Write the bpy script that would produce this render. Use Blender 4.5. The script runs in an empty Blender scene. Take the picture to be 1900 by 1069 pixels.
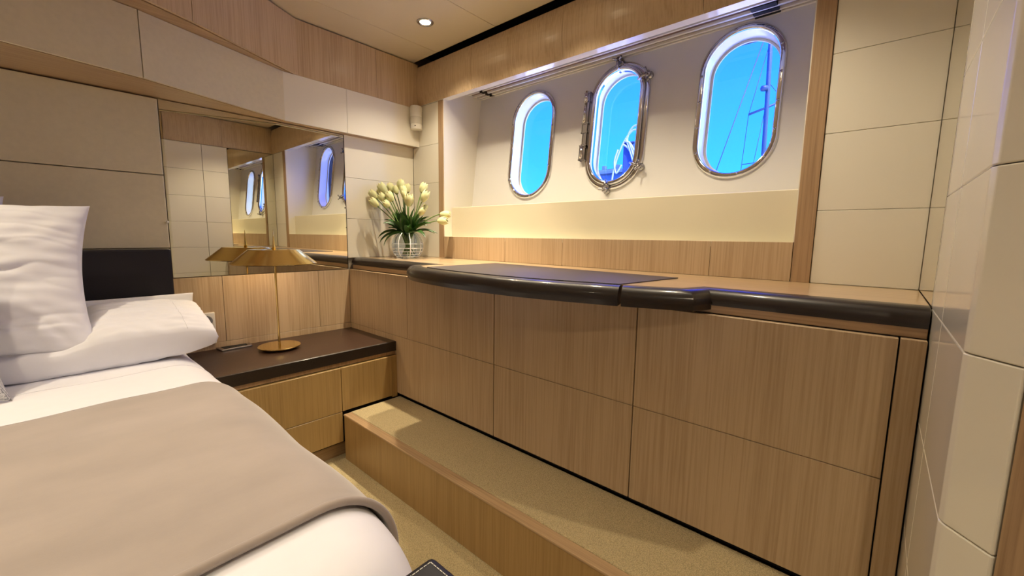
import bpy, bmesh, math, random
from mathutils import Vector, Matrix, noise
R = math.radians
PI = math.pi
C = bpy.context.scene.collection
S = bpy.context.scene
random.seed(7)

# ------------------------------------------------------------------ camera
cd = bpy.data.cameras.new('camera')
cam = bpy.data.objects.new('camera', cd); C.objects.link(cam)
cd.sensor_fit = 'HORIZONTAL'; cd.sensor_width = 36.0
cd.lens = 769.58 * 36.0 / 1900.0
cd.clip_start = 0.01; cd.clip_end = 500
cr = Vector((0.74821096, 0.66333645, 0.01284961)); cu = Vector((-0.09204834, 0.08460682, 0.99215361)); cf = Vector((-0.65704449, 0.74352299, -0.12436277))
M = Matrix((cr, cu, -cf)).transposed().to_4x4()
M.translation = (2.28151, -1.16381, 1.05813)
cam.matrix_world = M
S.camera = cam

# ------------------------------------------------------------------ world, view
S.view_settings.view_transform = 'Standard'
S.view_settings.look = 'None'
S.view_settings.gamma = 1.0
S.view_settings.use_curve_mapping = False
S.view_settings.exposure = 0.14
S.cycles.use_denoising = True
S.cycles.max_bounces = 10
S.cycles.diffuse_bounces = 5
S.cycles.glossy_bounces = 6
S.cycles.transparent_max_bounces = 16
S.cycles.sample_clamp_indirect = 6.0
S.cycles.caustics_reflective = True
S.cycles.blur_glossy = 0.3

SKY = 7.5
SKY_SUN_SIDE = 8.0
w = bpy.data.worlds.new('sky'); S.world = w; w.use_nodes = True
nt = w.node_tree; nt.nodes.clear()
out = nt.nodes.new('ShaderNodeOutputWorld'); bg = nt.nodes.new('ShaderNodeBackground')
tc = nt.nodes.new('ShaderNodeTexCoord'); sx = nt.nodes.new('ShaderNodeSeparateXYZ'); rp = nt.nodes.new('ShaderNodeValToRGB')
nt.links.new(tc.outputs['Generated'], sx.inputs[0]); nt.links.new(sx.outputs['Z'], rp.inputs[0])
rp.color_ramp.elements[0].position = 0.0; rp.color_ramp.elements[0].color = (0.010, 0.125, 0.80, 1)
rp.color_ramp.elements[1].position = 0.5; rp.color_ramp.elements[1].color = (0.005, 0.038, 0.80, 1)
e = rp.color_ramp.elements.new(0.18); e.color = (0.008, 0.088, 0.80, 1)
nt.links.new(rp.outputs[0], bg.inputs[0]); bg.inputs[1].default_value = SKY
# the half of the sky around the sun is a bright pale haze
dt = nt.nodes.new('ShaderNodeVectorMath'); dt.operation = 'DOT_PRODUCT'; dt.inputs[1].default_value = (1.0, 0.0, 0.0)
nt.links.new(tc.outputs['Generated'], dt.inputs[0])
mr = nt.nodes.new('ShaderNodeMapRange'); mr.interpolation_type = 'SMOOTHSTEP'
mr.inputs['From Min'].default_value = 0.0; mr.inputs['From Max'].default_value = 0.9
nt.links.new(dt.outputs['Value'], mr.inputs['Value'])
bg2 = nt.nodes.new('ShaderNodeBackground'); bg2.inputs[0].default_value = (0.40, 0.60, 1.0, 1); bg2.inputs[1].default_value = SKY_SUN_SIDE
mxs = nt.nodes.new('ShaderNodeMixShader')
nt.links.new(mr.outputs[0], mxs.inputs[0]); nt.links.new(bg.outputs[0], mxs.inputs[1]); nt.links.new(bg2.outputs[0], mxs.inputs[2])
nt.links.new(mxs.outputs[0], out.inputs[0])

sund = bpy.data.lights.new('sun', 'SUN'); sund.energy = 9.0; sund.angle = R(0.6); sund.color = (1.0, 0.93, 0.82)
sun = bpy.data.objects.new('sun', sund); C.objects.link(sun)
sun.rotation_euler = (R(30), 0, R(40))     # high from the port side, lights the faces we see outside

# ------------------------------------------------------------------ helpers
def srgb(r, g, b):
    f = lambda c: (c / 255 / 12.92) if c / 255 <= 0.04045 else ((c / 255 + 0.055) / 1.055) ** 2.4
    return (f(r), f(g), f(b), 1)

def obj(name, bm, m, parent=None, smooth=False, top_origin=True):
    """bm is in world coordinates; a child is shifted into its parent's frame."""
    me = bpy.data.meshes.new(name)
    if parent is not None:
        o0 = WP[parent.name]
    else:
        if top_origin and len(bm.verts):
            xs = [v.co.x for v in bm.verts]; ys = [v.co.y for v in bm.verts]; zs = [v.co.z for v in bm.verts]
            o0 = Vector(((min(xs) + max(xs)) / 2, (min(ys) + max(ys)) / 2, min(zs)))
        else:
            o0 = Vector((0, 0, 0))
    bmesh.ops.translate(bm, verts=bm.verts[:], vec=-o0)
    bm.normal_update()
    if smooth:
        for f in bm.faces: f.smooth = True
    bm.to_mesh(me); bm.free()
    ms = m if isinstance(m, (list, tuple)) else [m]
    for q in ms: me.materials.append(q)
    o = bpy.data.objects.new(name, me); C.objects.link(o)
    if parent is not None:
        o.parent = parent; WP[o.name] = o0.copy()
    else:
        o.location = o0; WP[o.name] = o0.copy()
    return o
WP = {}

def tag(o, label, cat, group=None):
    o['label'] = label; o['category'] = cat
    if group: o['group'] = group
    return o

def thing(name, label, cat, loc, group=None):
    o = bpy.data.objects.new(name, None); C.objects.link(o); o.location = loc
    o.empty_display_size = 0.05
    WP[o.name] = Vector(loc)
    return tag(o, label, cat, group)

def struct(name, bm, m, parent=None, smooth=False):
    o = obj(name, bm, m, parent, smooth)
    if parent is None: o['kind'] = 'structure'
    return o

def B(): return bmesh.new()

def merge(bm, b2, mi=0):
    me = bpy.data.meshes.new('tmp'); 
    for f in b2.faces: f.material_index = mi
    b2.to_mesh(me); b2.free(); bm.from_mesh(me); bpy.data.meshes.remove(me)

def box(bm, x0, x1, y0, y1, z0, z1, bev=0.0, seg=1, mi=0):
    b = bmesh.new(); bmesh.ops.create_cube(b, size=1)
    for v in b.verts:
        v.co = Vector(((x0 + x1) / 2 + v.co.x * (x1 - x0), (y0 + y1) / 2 + v.co.y * (y1 - y0), (z0 + z1) / 2 + v.co.z * (z1 - z0)))
    if bev > 0:
        bmesh.ops.bevel(b, geom=b.edges[:], offset=bev, segments=seg, affect='EDGES', profile=0.5)
    merge(bm, b, mi); return bm

def prism(bm, pts, z0, z1, bev=0.0, seg=1, mi=0):
    b = bmesh.new()
    lo = [b.verts.new((p[0], p[1], z0)) for p in pts]; hi = [b.verts.new((p[0], p[1], z1)) for p in pts]
    n = len(pts)
    b.faces.new(lo[::-1]); b.faces.new(hi)
    for i in range(n):
        b.faces.new((lo[i], lo[(i + 1) % n], hi[(i + 1) % n], hi[i]))
    bmesh.ops.recalc_face_normals(b, faces=b.faces[:])
    if bev > 0:
        bmesh.ops.bevel(b, geom=b.edges[:], offset=bev, segments=seg, affect='EDGES', profile=0.5)
    merge(bm, b, mi); return bm

def tube(bm, pts, r, n=10, cap=True, mi=0):
    b = bmesh.new(); rings = []
    pts = [Vector(p) for p in pts]; k = len(pts)
    rr = r if isinstance(r, (list, tuple)) else [r] * k
    prev = None
    for i, p in enumerate(pts):
        t = (pts[min(i + 1, k - 1)] - pts[max(i - 1, 0)]).normalized()
        if prev is None:
            a = Vector((0, 0, 1)) if abs(t.z) < 0.9 else Vector((1, 0, 0))
            u = t.cross(a).normalized()
        else:
            u = (prev - t * prev.dot(t)).normalized()
        prev = u; v = t.cross(u)
        rings.append([b.verts.new(p + (u * math.cos(2 * PI * j / n) + v * math.sin(2 * PI * j / n)) * rr[i]) for j in range(n)])
    for i in range(k - 1):
        for j in range(n):
            b.faces.new((rings[i][j], rings[i][(j + 1) % n], rings[i + 1][(j + 1) % n], rings[i + 1][j]))
    if cap:
        b.faces.new(rings[0][::-1]); b.faces.new(rings[-1])
    for f in b.faces: f.smooth = True
    bmesh.ops.recalc_face_normals(b, faces=b.faces[:])
    merge(bm, b, mi); return bm

def lathe(bm, prof, c, n=48, M4=None, mi=0, closed=False):
    """prof: list of (r, z) ; around vertical axis through c."""
    b = bmesh.new(); rings = []
    for r, z in prof:
        if r < 1e-6: rings.append([b.verts.new((0, 0, z))])
        else: rings.append([b.verts.new((r * math.cos(2 * PI * j / n), r * math.sin(2 * PI * j / n), z)) for j in range(n)])
    L = len(rings)
    for i in range(L if closed else L - 1):
        A, D = rings[i], rings[(i + 1) % L]
        for j in range(n):
            k = (j + 1) % n
            if len(A) == 1 and len(D) == 1: continue
            if len(A) == 1: b.faces.new((A[0], D[k], D[j]))
            elif len(D) == 1: b.faces.new((A[j], A[k], D[0]))
            else: b.faces.new((A[j], A[k], D[k], D[j]))
    for f in b.faces: f.smooth = True
    bmesh.ops.recalc_face_normals(b, faces=b.faces[:])
    T = Matrix.Translation(Vector(c)) @ (M4 if M4 else Matrix.Identity(4))
    bmesh.ops.transform(b, matrix=T, verts=b.verts[:])
    merge(bm, b, mi); return bm

def grid(bm, fn, nu, nv, closed_u=False, mi=0):
    b = bmesh.new()
    P = [[b.verts.new(fn(i / nu, j / nv)) for j in range(nv + 1)] for i in range(nu if closed_u else nu + 1)]
    m_ = len(P)
    for i in range(nu):
        for j in range(nv):
            a = P[i][j]; c2 = P[(i + 1) % m_][j]; d = P[(i + 1) % m_][j + 1]; e2 = P[i][j + 1]
            b.faces.new((a, c2, d, e2))
    for f in b.faces: f.smooth = True
    merge(bm, b, mi); return bm

def solid(bm, t):
    g = bmesh.ops.solidify(bm, geom=bm.faces[:], thickness=t)
    return bm

def N3(x, y, z, s=1.0): return noise.noise(Vector((x * s, y * s, z * s)))

# ------------------------------------------------------------------ materials
def mat(name, col, rough=0.5, metal=0.0, coat=0.0, spec=0.5, **kw):
    m = bpy.data.materials.new(name); m.use_nodes = True
    p = m.node_tree.nodes['Principled BSDF']
    p.inputs['Base Color'].default_value = col; p.inputs['Roughness'].default_value = rough
    p.inputs['Metallic'].default_value = metal; p.inputs['Coat Weight'].default_value = coat
    p.inputs['Coat Roughness'].default_value = kw.get('coat_rough', 0.08)
    p.inputs['Specular IOR Level'].default_value = spec
    if 'sheen' in kw: p.inputs['Sheen Weight'].default_value = kw['sheen']
    if 'aniso' in kw: p.inputs['Anisotropic'].default_value = kw['aniso']
    if 'emit' in kw:
        p.inputs['Emission Color'].default_value = kw['emit']; p.inputs['Emission Strength'].default_value = kw['es']
    return m

def nodes(m):
    return m.node_tree.nodes, m.node_tree.links, m.node_tree.nodes['Principled BSDF']

def noisy(m, scale, amt, sc=(1, 1, 1), bump=0.0, bscale=None, detail=4, rough_amt=0.0, bdist=0.01):
    """vary base colour by +-amt with noise, optional bump."""
    n, l, p = nodes(m)
    t = n.new('ShaderNodeTexCoord'); mp = n.new('ShaderNodeMapping'); mp.inputs['Scale'].default_value = sc
    l.new(t.outputs['Object'], mp.inputs[0])
    ns = n.new('ShaderNodeTexNoise'); ns.inputs['Scale'].default_value = scale; ns.inputs['Detail'].default_value = detail
    l.new(mp.outputs[0], ns.inputs['Vector'])
    if amt > 0:
        c = p.inputs['Base Color'].default_value[:]
        r = n.new('ShaderNodeValToRGB'); r.color_ramp.elements[0].position = 0.3; r.color_ramp.elements[1].position = 0.7
        r.color_ramp.elements[0].color = tuple(x * (1 - amt) for x in c[:3]) + (1,)
        r.color_ramp.elements[1].color = tuple(min(1, x * (1 + amt)) for x in c[:3]) + (1,)
        l.new(ns.outputs['Fac'], r.inputs[0]); l.new(r.outputs[0], p.inputs['Base Color'])
    if bump > 0:
        n2 = n.new('ShaderNodeTexNoise'); n2.inputs['Scale'].default_value = bscale or scale; n2.inputs['Detail'].default_value = 3
        l.new(mp.outputs[0], n2.inputs['Vector'])
        bp = n.new('ShaderNodeBump'); bp.inputs['Strength'].default_value = bump; bp.inputs['Distance'].default_value = bdist
        l.new(n2.outputs['Fac'], bp.inputs['Height']); l.new(bp.outputs[0], p.inputs['Normal'])
    return m

def wood(name, light, dark, axis='Z', rough=0.42, coat=0.25, k=1.0, coat_rough=0.2):
    m = mat(name, light, rough, coat=coat, coat_rough=coat_rough)
    n, l, p = nodes(m)
    t = n.new('ShaderNodeTexCoord')
    def nz(sa, sl, detail, seed):
        mp = n.new('ShaderNodeMapping')
        sc = [sa * k] * 3; sc['XYZ'.index(axis)] = sl * k
        mp.inputs['Scale'].default_value = sc; mp.inputs['Location'].default_value = (seed, seed * .7, seed * .3)
        l.new(t.outputs['Object'], mp.inputs[0])
        q = n.new('ShaderNodeTexNoise'); q.inputs['Scale'].default_value = 1.0; q.inputs['Detail'].default_value = detail
        q.inputs['Roughness'].default_value = 0.6
        l.new(mp.outputs[0], q.inputs['Vector']); return q
    a = nz(160, 3.0, 5, 1.3); b = nz(14, 0.6, 3, 5.1)
    ad = n.new('ShaderNodeMath'); ad.operation = 'MULTIPLY_ADD'; ad.inputs[1].default_value = 0.72
    l.new(a.outputs['Fac'], ad.inputs[0])
    ml = n.new('ShaderNodeMath'); ml.operation = 'MULTIPLY'; ml.inputs[1].default_value = 0.28
    l.new(b.outputs['Fac'], ml.inputs[0]); l.new(ml.outputs[0], ad.inputs[2])
    r = n.new('ShaderNodeValToRGB')
    r.color_ramp.elements[0].position = 0.36; r.color_ramp.elements[0].color = dark
    r.color_ramp.elements[1].position = 0.56; r.color_ramp.elements[1].color = light
    l.new(ad.outputs[0], r.inputs[0]); l.new(r.outputs[0], p.inputs['Base Color'])
    bp = n.new('ShaderNodeBump'); bp.inputs['Strength'].default_value = 0.15; bp.inputs['Distance'].default_value = 0.0006
    l.new(a.outputs['Fac'], bp.inputs['Height']); l.new(bp.outputs[0], p.inputs['Normal'])
    return m

OAK = wood('light_oak', (0.54, 0.405, 0.26, 1), (0.42, 0.30, 0.18, 1), 'Z')
OAKX = wood('light_oak_along_x', (0.56, 0.40, 0.24, 1), (0.46, 0.32, 0.18, 1), 'X', rough=0.3, coat=0.5, coat_rough=0.1)
OAKT = wood('oak_trim', (0.42, 0.28, 0.16, 1), (0.29, 0.18, 0.10, 1), 'Z', coat=0.3)
OAKTY = wood('oak_trim_along_y', (0.44, 0.30, 0.17, 1), (0.32, 0.20, 0.11, 1), 'Y', coat=0.3)
OAKTX = wood('oak_trim_along_x', (0.46, 0.31, 0.175, 1), (0.33, 0.21, 0.115, 1), 'X', rough=0.35, coat=0.4)
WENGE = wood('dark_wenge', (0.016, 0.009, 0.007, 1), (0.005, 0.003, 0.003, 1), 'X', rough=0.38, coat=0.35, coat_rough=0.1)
WENGET = wood('dark_wenge_top', (0.042, 0.018, 0.010, 1), (0.022, 0.010, 0.006, 1), 'Y', rough=0.42, coat=0.2, coat_rough=0.25)
TILE = noisy(mat('white_lacquer_panel', (0.80, 0.77, 0.675, 1), 0.22, coat=0.6, coat_rough=0.06), 2.0, 0.015)
TILEM = noisy(mat('white_satin_panel', (0.80, 0.77, 0.675, 1), 0.38, coat=0.15, coat_rough=0.2), 2.0, 0.015)
CREAM = noisy(mat('cream_board', (0.70, 0.65, 0.50, 1), 0.45), 3.0, 0.02)
HULLM = noisy(mat('hull_lining', (0.70, 0.69, 0.67, 1), 0.5), 3.0, 0.02, bump=0.05, bscale=200, bdist=0.001)
LEATH = noisy(mat('beige_leather_panel', (0.63, 0.57, 0.41, 1), 0.55), 60, 0.03, bump=0.12, bscale=500, bdist=0.001)
CEIL = noisy(mat('ceiling_panel_leather', (0.56, 0.48, 0.35, 1), 0.45, coat=0.15, coat_rough=0.3), 3, 0.02, bump=0.05, bscale=400, bdist=0.001)
GAP = mat('panel_joint', (0.34, 0.30, 0.24, 1), 0.8)
BLACK = mat('black_gap', (0.008, 0.007, 0.006, 1), 0.8)
DARKLEA = noisy(mat('dark_leather', (0.009, 0.008, 0.013, 1), 0.45, spec=0.35), 300, 0.1, bump=0.15, bscale=600, bdist=0.001)
STEEL = mat('polished_steel', (0.72, 0.72, 0.72, 1), 0.07, metal=1.0)
STEELD = mat('satin_steel', (0.42, 0.41, 0.42, 1), 0.25, metal=1.0)
BRASS = mat('brushed_brass', (0.86, 0.66, 0.27, 1), 0.16, metal=1.0, aniso=0.8)
_n, _l, _p = nodes(BRASS); _t = _n.new('ShaderNodeTangent'); _t.direction_type = 'RADIAL'; _t.axis = 'Z'; _l.new(_t.outputs[0], _p.inputs['Tangent'])
MIRROR = mat('mirror_glass', (0.80, 0.79, 0.70, 1), 0.0, metal=1.0)
LINEN = noisy(mat('white_linen', (0.79, 0.79, 0.84, 1), 0.8, sheen=0.2, spec=0.2), 30, 0.01, bump=0.1, bscale=900, bdist=0.001)
LINEN2 = noisy(mat('white_duvet_cotton', (0.81, 0.81, 0.86, 1), 0.75, sheen=0.2, spec=0.25), 30, 0.01, bump=0.1, bscale=900, bdist=0.001)
SUEDE = noisy(mat('taupe_suede', (0.37, 0.315, 0.275, 1), 0.9, sheen=0.5, spec=0.15), 5.5, 0.13, sc=(1.2, .6, 1), bump=0.1, bscale=300, detail=6, bdist=0.001)
PLASTIC = mat('white_plastic', (0.78, 0.76, 0.70, 1), 0.35)
PLASTICD = mat('grey_plastic_lens', (0.60, 0.58, 0.52, 1), 0.3)
GREYP = mat('grey_plastic', (0.25, 0.25, 0.26, 1), 0.4)
PETAL = noisy(mat('tulip_petal', (0.72, 0.70, 0.38, 1), 0.5, spec=0.3), 12, 0.06)
PETAL.node_tree.nodes['Principled BSDF'].inputs['Subsurface Weight'].default_value = 0.15
GREEN = noisy(mat('tulip_leaf', (0.035, 0.10, 0.018, 1), 0.4, spec=0.4), 8, 0.35)
STEMG = mat('tulip_stem', (0.12, 0.20, 0.045, 1), 0.45)
PADM = noisy(mat('desk_pad_leather', (0.03, 0.018, 0.018, 1), 0.50, coat=0.0, spec=1.0), 400, 0.1, bump=0.06, bscale=500, bdist=0.0006)
LAMPGLOW = mat('halogen_lens', (1, 0.9, 0.7, 1), 0.3, emit=(1, 0.80, 0.50, 1), es=30)
ROPEM = mat('white_rope', (0.30, 0.34, 0.42, 1), 0.7)
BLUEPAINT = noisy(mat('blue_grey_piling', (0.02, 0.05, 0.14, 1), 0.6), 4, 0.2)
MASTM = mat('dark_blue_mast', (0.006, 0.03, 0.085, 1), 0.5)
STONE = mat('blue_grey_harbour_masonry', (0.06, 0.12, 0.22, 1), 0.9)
WATER = noisy(mat('harbour_water', (0.02, 0.07, 0.10, 1), 0.1), 1, 0.2, bump=0.3, bscale=2)

def carpet_mat(name, c, ribs):
    m = mat(name, c, 0.95, spec=0.1, sheen=0.2)
    n, l, p = nodes(m)
    t = n.new('ShaderNodeTexCoord'); v = n.new('ShaderNodeTexVoronoi'); v.inputs['Scale'].default_value = 330 if ribs else 360
    mp = n.new('ShaderNodeMapping'); mp.inputs['Scale'].default_value = (1, 1.0, 1); l.new(t.outputs['Object'], mp.inputs[0]); l.new(mp.outputs[0], v.inputs['Vector'])
    r = n.new('ShaderNodeValToRGB'); r.color_ramp.elements[0].color = tuple(x * 1.12 for x in c[:3]) + (1,); r.color_ramp.elements[1].color = tuple(x * 0.62 for x in c[:3]) + (1,)
    r.color_ramp.elements[1].position = 0.75
    l.new(v.outputs['Distance'], r.inputs[0])
    ns = n.new('ShaderNodeTexNoise'); ns.inputs['Scale'].default_value = 7; ns.inputs['Detail'].default_value = 5
    l.new(t.outputs['Object'], ns.inputs['Vector'])
    mx = n.new('ShaderNodeMixRGB'); mx.blend_type = 'MULTIPLY'; mx.inputs[0].default_value = 0.25
    l.new(r.outputs[0], mx.inputs[1]); l.new(ns.outputs['Color'], mx.inputs[2]); l.new(r.outputs[0], p.inputs['Base Color'])
    bp = n.new('ShaderNodeBump'); bp.inputs['Strength'].default_value = 0.7; bp.inputs['Distance'].default_value = 0.003; bp.invert = True
    l.new(v.outputs['Distance'], bp.inputs['Height']); l.new(bp.outputs[0], p.inputs['Normal'])
    return m
CARPET = carpet_mat('beige_loop_carpet', (0.62, 0.50, 0.28, 1), True)
CARPET2 = carpet_mat('beige_cut_carpet', (0.62, 0.50, 0.27, 1), False)

def knit_mat():
    m = mat('grey_herringbone_knit', (0.42, 0.42, 0.43, 1), 0.9, sheen=0.3, spec=0.1)
    n, l, p = nodes(m)
    t = n.new('ShaderNodeTexCoord'); wv = n.new('ShaderNodeTexWave'); wv.inputs['Scale'].default_value = 60; wv.inputs['Distortion'].default_value = 6
    wv.inputs['Detail Scale'].default_value = 3
    l.new(t.outputs['Object'], wv.inputs['Vector'])
    r = n.new('ShaderNodeValToRGB'); r.color_ramp.elements[0].color = (0.22, 0.22, 0.24, 1); r.color_ramp.elements[1].color = (0.60, 0.60, 0.61, 1)
    l.new(wv.outputs['Fac'], r.inputs[0]); l.new(r.outputs[0], p.inputs['Base Color'])
    return m
KNIT = knit_mat()

def thin_glass(name, tint=(0.95, 0.98, 1, 1), edge=0.5, rough=0.0):
    """thin clear pane: see-through, reflecting more at grazing angles (same from both sides)."""
    m = bpy.data.materials.new(name); m.use_nodes = True
    n = m.node_tree.nodes; l = m.node_tree.links; n.clear()
    o = n.new('ShaderNodeOutputMaterial'); mx = n.new('ShaderNodeMixShader'); tr = n.new('ShaderNodeBsdfTransparent'); gl = n.new('ShaderNodeBsdfGlossy'); lw = n.new('ShaderNodeLayerWeight')
    lw.inputs['Blend'].default_value = 0.5
    pw = n.new('ShaderNodeMath'); pw.operation = 'POWER'; pw.inputs[1].default_value = 3.5; l.new(lw.outputs['Facing'], pw.inputs[0])
    ma = n.new('ShaderNodeMath'); ma.operation = 'MULTIPLY_ADD'; ma.inputs[1].default_value = edge; ma.inputs[2].default_value = 0.04; l.new(pw.outputs[0], ma.inputs[0])
    tr.inputs[0].default_value = tint; gl.inputs['Roughness'].default_value = rough
    l.new(ma.outputs[0], mx.inputs[0]); l.new(tr.outputs[0], mx.inputs[1]); l.new(gl.outputs[0], mx.inputs[2]); l.new(mx.outputs[0], o.inputs[0])
    return m
GLASS = thin_glass('porthole_glass')
VASEG = thin_glass('vase_glass', (0.90, 0.94, 0.98, 1), 0.45, 0.03)
ETCH = mat('white_etched_line', (0.85, 0.88, 0.92, 1), 0.4)

# ------------------------------------------------------------------ dimensions (metres; z=0 lower carpet)
W = 0.453            # window wall plane (y)
ZS = 0.222           # raised step
ZD = 0.922           # worktop
ZT = 1.839           # top of white wall panels
ZC = 2.09            # ceiling
RX = 2.372           # aft wall plane
ROW = 0.23

# ================================================================== ROOM
struct('floor', box(B(), -0.15, 3.2, -3.4, 0.9, -0.12, 0.0), CARPET2)

# ceiling panels with narrow joints running across the room
bm = B()
xs = [-0.12, 0.285, 0.745, 1.205, 1.665, 2.125, 2.585, 3.1]
for a, b_ in zip(xs[:-1], xs[1:]):
    box(bm, a + 0.0012, b_ - 0.0012, -3.35, 0.424, ZC, ZC + 0.02, 0.0012, 1, 0)
box(bm, -0.15, 3.2, -3.4, 0.424, ZC + 0.012, ZC + 0.15, 0, 1, 1)
box(bm, -0.15, 3.2, 0.424, 0.95, ZC + 0.09, ZC + 0.15, 0, 1, 1)
struct('ceiling', bm, [CEIL, BLACK])

# --- back wall (behind the bed head)
wb = struct('wall_back', box(B(), -0.15, -0.014, -3.4, 0.95, -0.1, 2.24), GAP)
bm = B()   # white panels over the worktop
for z0, z1 in ((ZD, 1.145), (1.145, 1.374), (1.374, 1.604)):
    box(bm, -0.014, 0.0, -0.004, 0.452, z0 + 0.0006, z1 - 0.0006, 0.001)
struct('white_tiles', bm, TILEM, wb)
bm = B()   # beige leather panels over the headboard
zz = [0.4, 0.987, 1.292, 1.598]
for z0, z1 in zip(zz[:-1], zz[1:]):
    for y0, y1 in ((-3.2, -2.45), (-2.45, -1.62), (-1.62, -0.800)):
        box(bm, -0.014, 0.010, y0 + 0.001, y1 - 0.001, z0 + 0.0015, z1 - 0.0015, 0.003, 2)
struct('leather_panels', bm, LEATH, wb)
bm = B()   # oak panels between mirror and night table
for y0, y1 in ((-1.05, -0.62), (-0.62, -0.178), (-0.178, 0.0)):
    box(bm, -0.014, 0.0, y0 + 0.0008, y1 - 0.0008, 0.547, 0.856, 0.001)
box(bm, -0.014, 0.0, -1.05, 0.0, 0.40, 0.5455, 0.001)
struct('oak_panels', bm, OAK, wb)

# --- other room walls behind the photographer
wl = struct('wall_left', box(B(), -0.15, 3.2, -3.4, -3.25, -0.1, 2.24), TILEM)
wf = struct('wall_front', box(B(), 3.0, 3.2, -3.4, 0.95, -0.1, 2.24), OAK)

# --- pillar at the aft end (white panels), with a slanted corner and an oak jamb
pil = struct('wall_front_pillar', prism(B(), [(RX + 0.012, 0.95), (RX + 0.012, -0.396), (RX + 0.047, -0.436), (2.62, -0.436), (2.62, 0.95)], -0.02, 2.2), GAP)
bm = B()
rows = [-0.001, 0.229, 0.459, 0.689, 0.919, 1.149, 1.379, 1.609, 1.839]
for z0, z1 in zip(rows[:-1], rows[1:]):
    a0, a1 = z0 + 0.0006, z1 - 0.0006
    box(bm, RX, RX + 0.012, -0.138, 0.055, a0, a1, 0.0015, 2)
    if z0 < 0.9: box(bm, RX, RX + 0.012, 0.055, 0.45, a0, min(a1, 0.90), 0.0015, 2)
    # wrap-round corner piece
    prism(bm, [(RX, -0.141), (RX, -0.396), (RX + 0.004, -0.406), (RX + 0.041, -0.449), (RX + 0.055, -0.438), (RX + 0.014, -0.392), (RX + 0.014, -0.141)], a0, a1, 0.0018, 2)
struct('white_tiles', bm, TILE, pil)
m2 = obj('wall_mirror', box(B(), RX - 0.001, RX + 0.012, 0.058, 0.45, 0.925, 1.836), MIRROR)
tag(m2, 'tall narrow mirror panel on the end wall above the right end of the worktop', 'mirror')
bm = B()
prism(bm, [(RX + 0.043, -0.4505), (RX + 0.20, -0.63), (3.05, -0.63), (3.05, -0.44), (RX + 0.06, -0.44)], 0.0, 2.088, 0.002)
struct('trim_1', bm, OAKT)

# --- window wall
wr = struct('wall_right', box(B(), -0.14, 2.7, W + 0.012, W + 0.05, -0.1, 1.045), GAP)
bm = B()
for z0, z1 in ((ZD, 1.149), (1.149, 1.374), (1.374, 1.601), (1.601, ZT)):
    box(bm, 0.001, 0.2545, W, W + 0.012, z0 + 0.0006, z1 - 0.0006, 0.001)
for z0, z1 in ((ZD, 1.149), (1.149, 1.379), (1.379, 1.609), (1.609, ZT)):
    box(bm, 2.121, RX - 0.001, W, W + 0.012, z0 + 0.0006, z1 - 0.0006, 0.001)
struct('white_tiles', bm, TILEM, wr)
bm = B()
box(bm, -0.14, 0.29, W + 0.012, 0.95, 1.0, 2.05); box(bm, 2.08, 2.7, W + 0.012, 0.95, 1.0, 2.05)     # solid wall either side of the recess
struct('wall_core', bm, BLACK, wr)
bm = B()
for x0, x1 in ((0.2995, 0.799), (0.799, 1.163), (1.163, 1.816), (1.816, 2.0675)):
    box(bm, x0 + 0.0008, x1 - 0.0008, W, W + 0.012, ZD, 1.0495, 0.001)
struct('oak_panels', bm, OAK, wr)
bm = B()
box(bm, 0.256, 0.2985, W - 0.003, W + 0.02, ZD, ZT, 0.001)
box(bm, 2.0695, 2.1195, W - 0.006, W + 0.03, ZD, ZT + .002, 0.001)
struct('trim_2', bm, OAKT)
# recess: side reveals, sill board, cream ledge box
bm = B()
box(bm, 0.29, 0.304, W + 0.001, 0.86, 1.05, 1.93); box(bm, 2.066, 2.08, W + 0.001, 0.86, 1.05, 1.93)
struct('recess_reveals', bm, TILEM, wr)
bm = B()
box(bm, 0.304, 2.066, W + 0.001, 0.515, 1.03, 1.0500)
box(bm, 0.3045, 2.0655, 0.512, 0.76, 1.03, 1.225, 0.003, 2)
struct('recess_ledge', bm, CREAM, wr)

# hull lining with three portholes
def HP(x, s, d=0.0):
    return Vector((x, 0.68 + s * 0.1162 + d * 0.9932, 1.253 + s * 0.9932 - d * 0.1162))
PORT = [(0.752, 0.318), (1.275, 0.334), (1.80, 0.346)]
HW, HH = 0.156, 0.303
def stadium(c, hw, hh, n=28):
    """closed outline and outward normals in (x, s)."""
    L = hh - hw; pts = []
    for k in range(n + 1):
        a = PI * k / n; pts.append((math.cos(a), math.sin(a), L))
    for k in range(n + 1):
        a = PI + PI * k / n; pts.append((math.cos(a), math.sin(a), -L))
    return [(c[0] + hw * ca, c[1] + l_ + hw * sa, ca, sa) for ca, sa, l_ in pts]
def sweep(bm, c, hw, hh, prof, n=28, mi=0, closed=True):
    b = bmesh.new(); base = stadium(c, hw, hh, n)
    rings = [[b.verts.new(HP(x + ca * o_, s + sa * o_, d)) for o_, d in prof] for x, s, ca, sa in base]
    m_ = len(prof)
    for i in range(len(rings)):
        A = rings[i]; D = rings[(i + 1) % len(rings)]
        for j in range(m_ if closed else m_ - 1):
            b.faces.new((A[j], A[(j + 1) % m_], D[(j + 1) % m_], D[j]))
    bmesh.ops.recalc_face_normals(b, faces=b.faces[:])
    for f in b.faces: f.smooth = True
    merge(bm, b, mi); return bm
bm = B()
oc = [(-0.12, -1.3), (2.66, -1.3), (2.66, 0.80), (-0.12, 0.80)]
es = []
vs = [bm.verts.new(HP(x, s)) for x, s in oc]
for i in range(4): es.append(bm.edges.new((vs[i], vs[(i + 1) % 4])))
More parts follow.
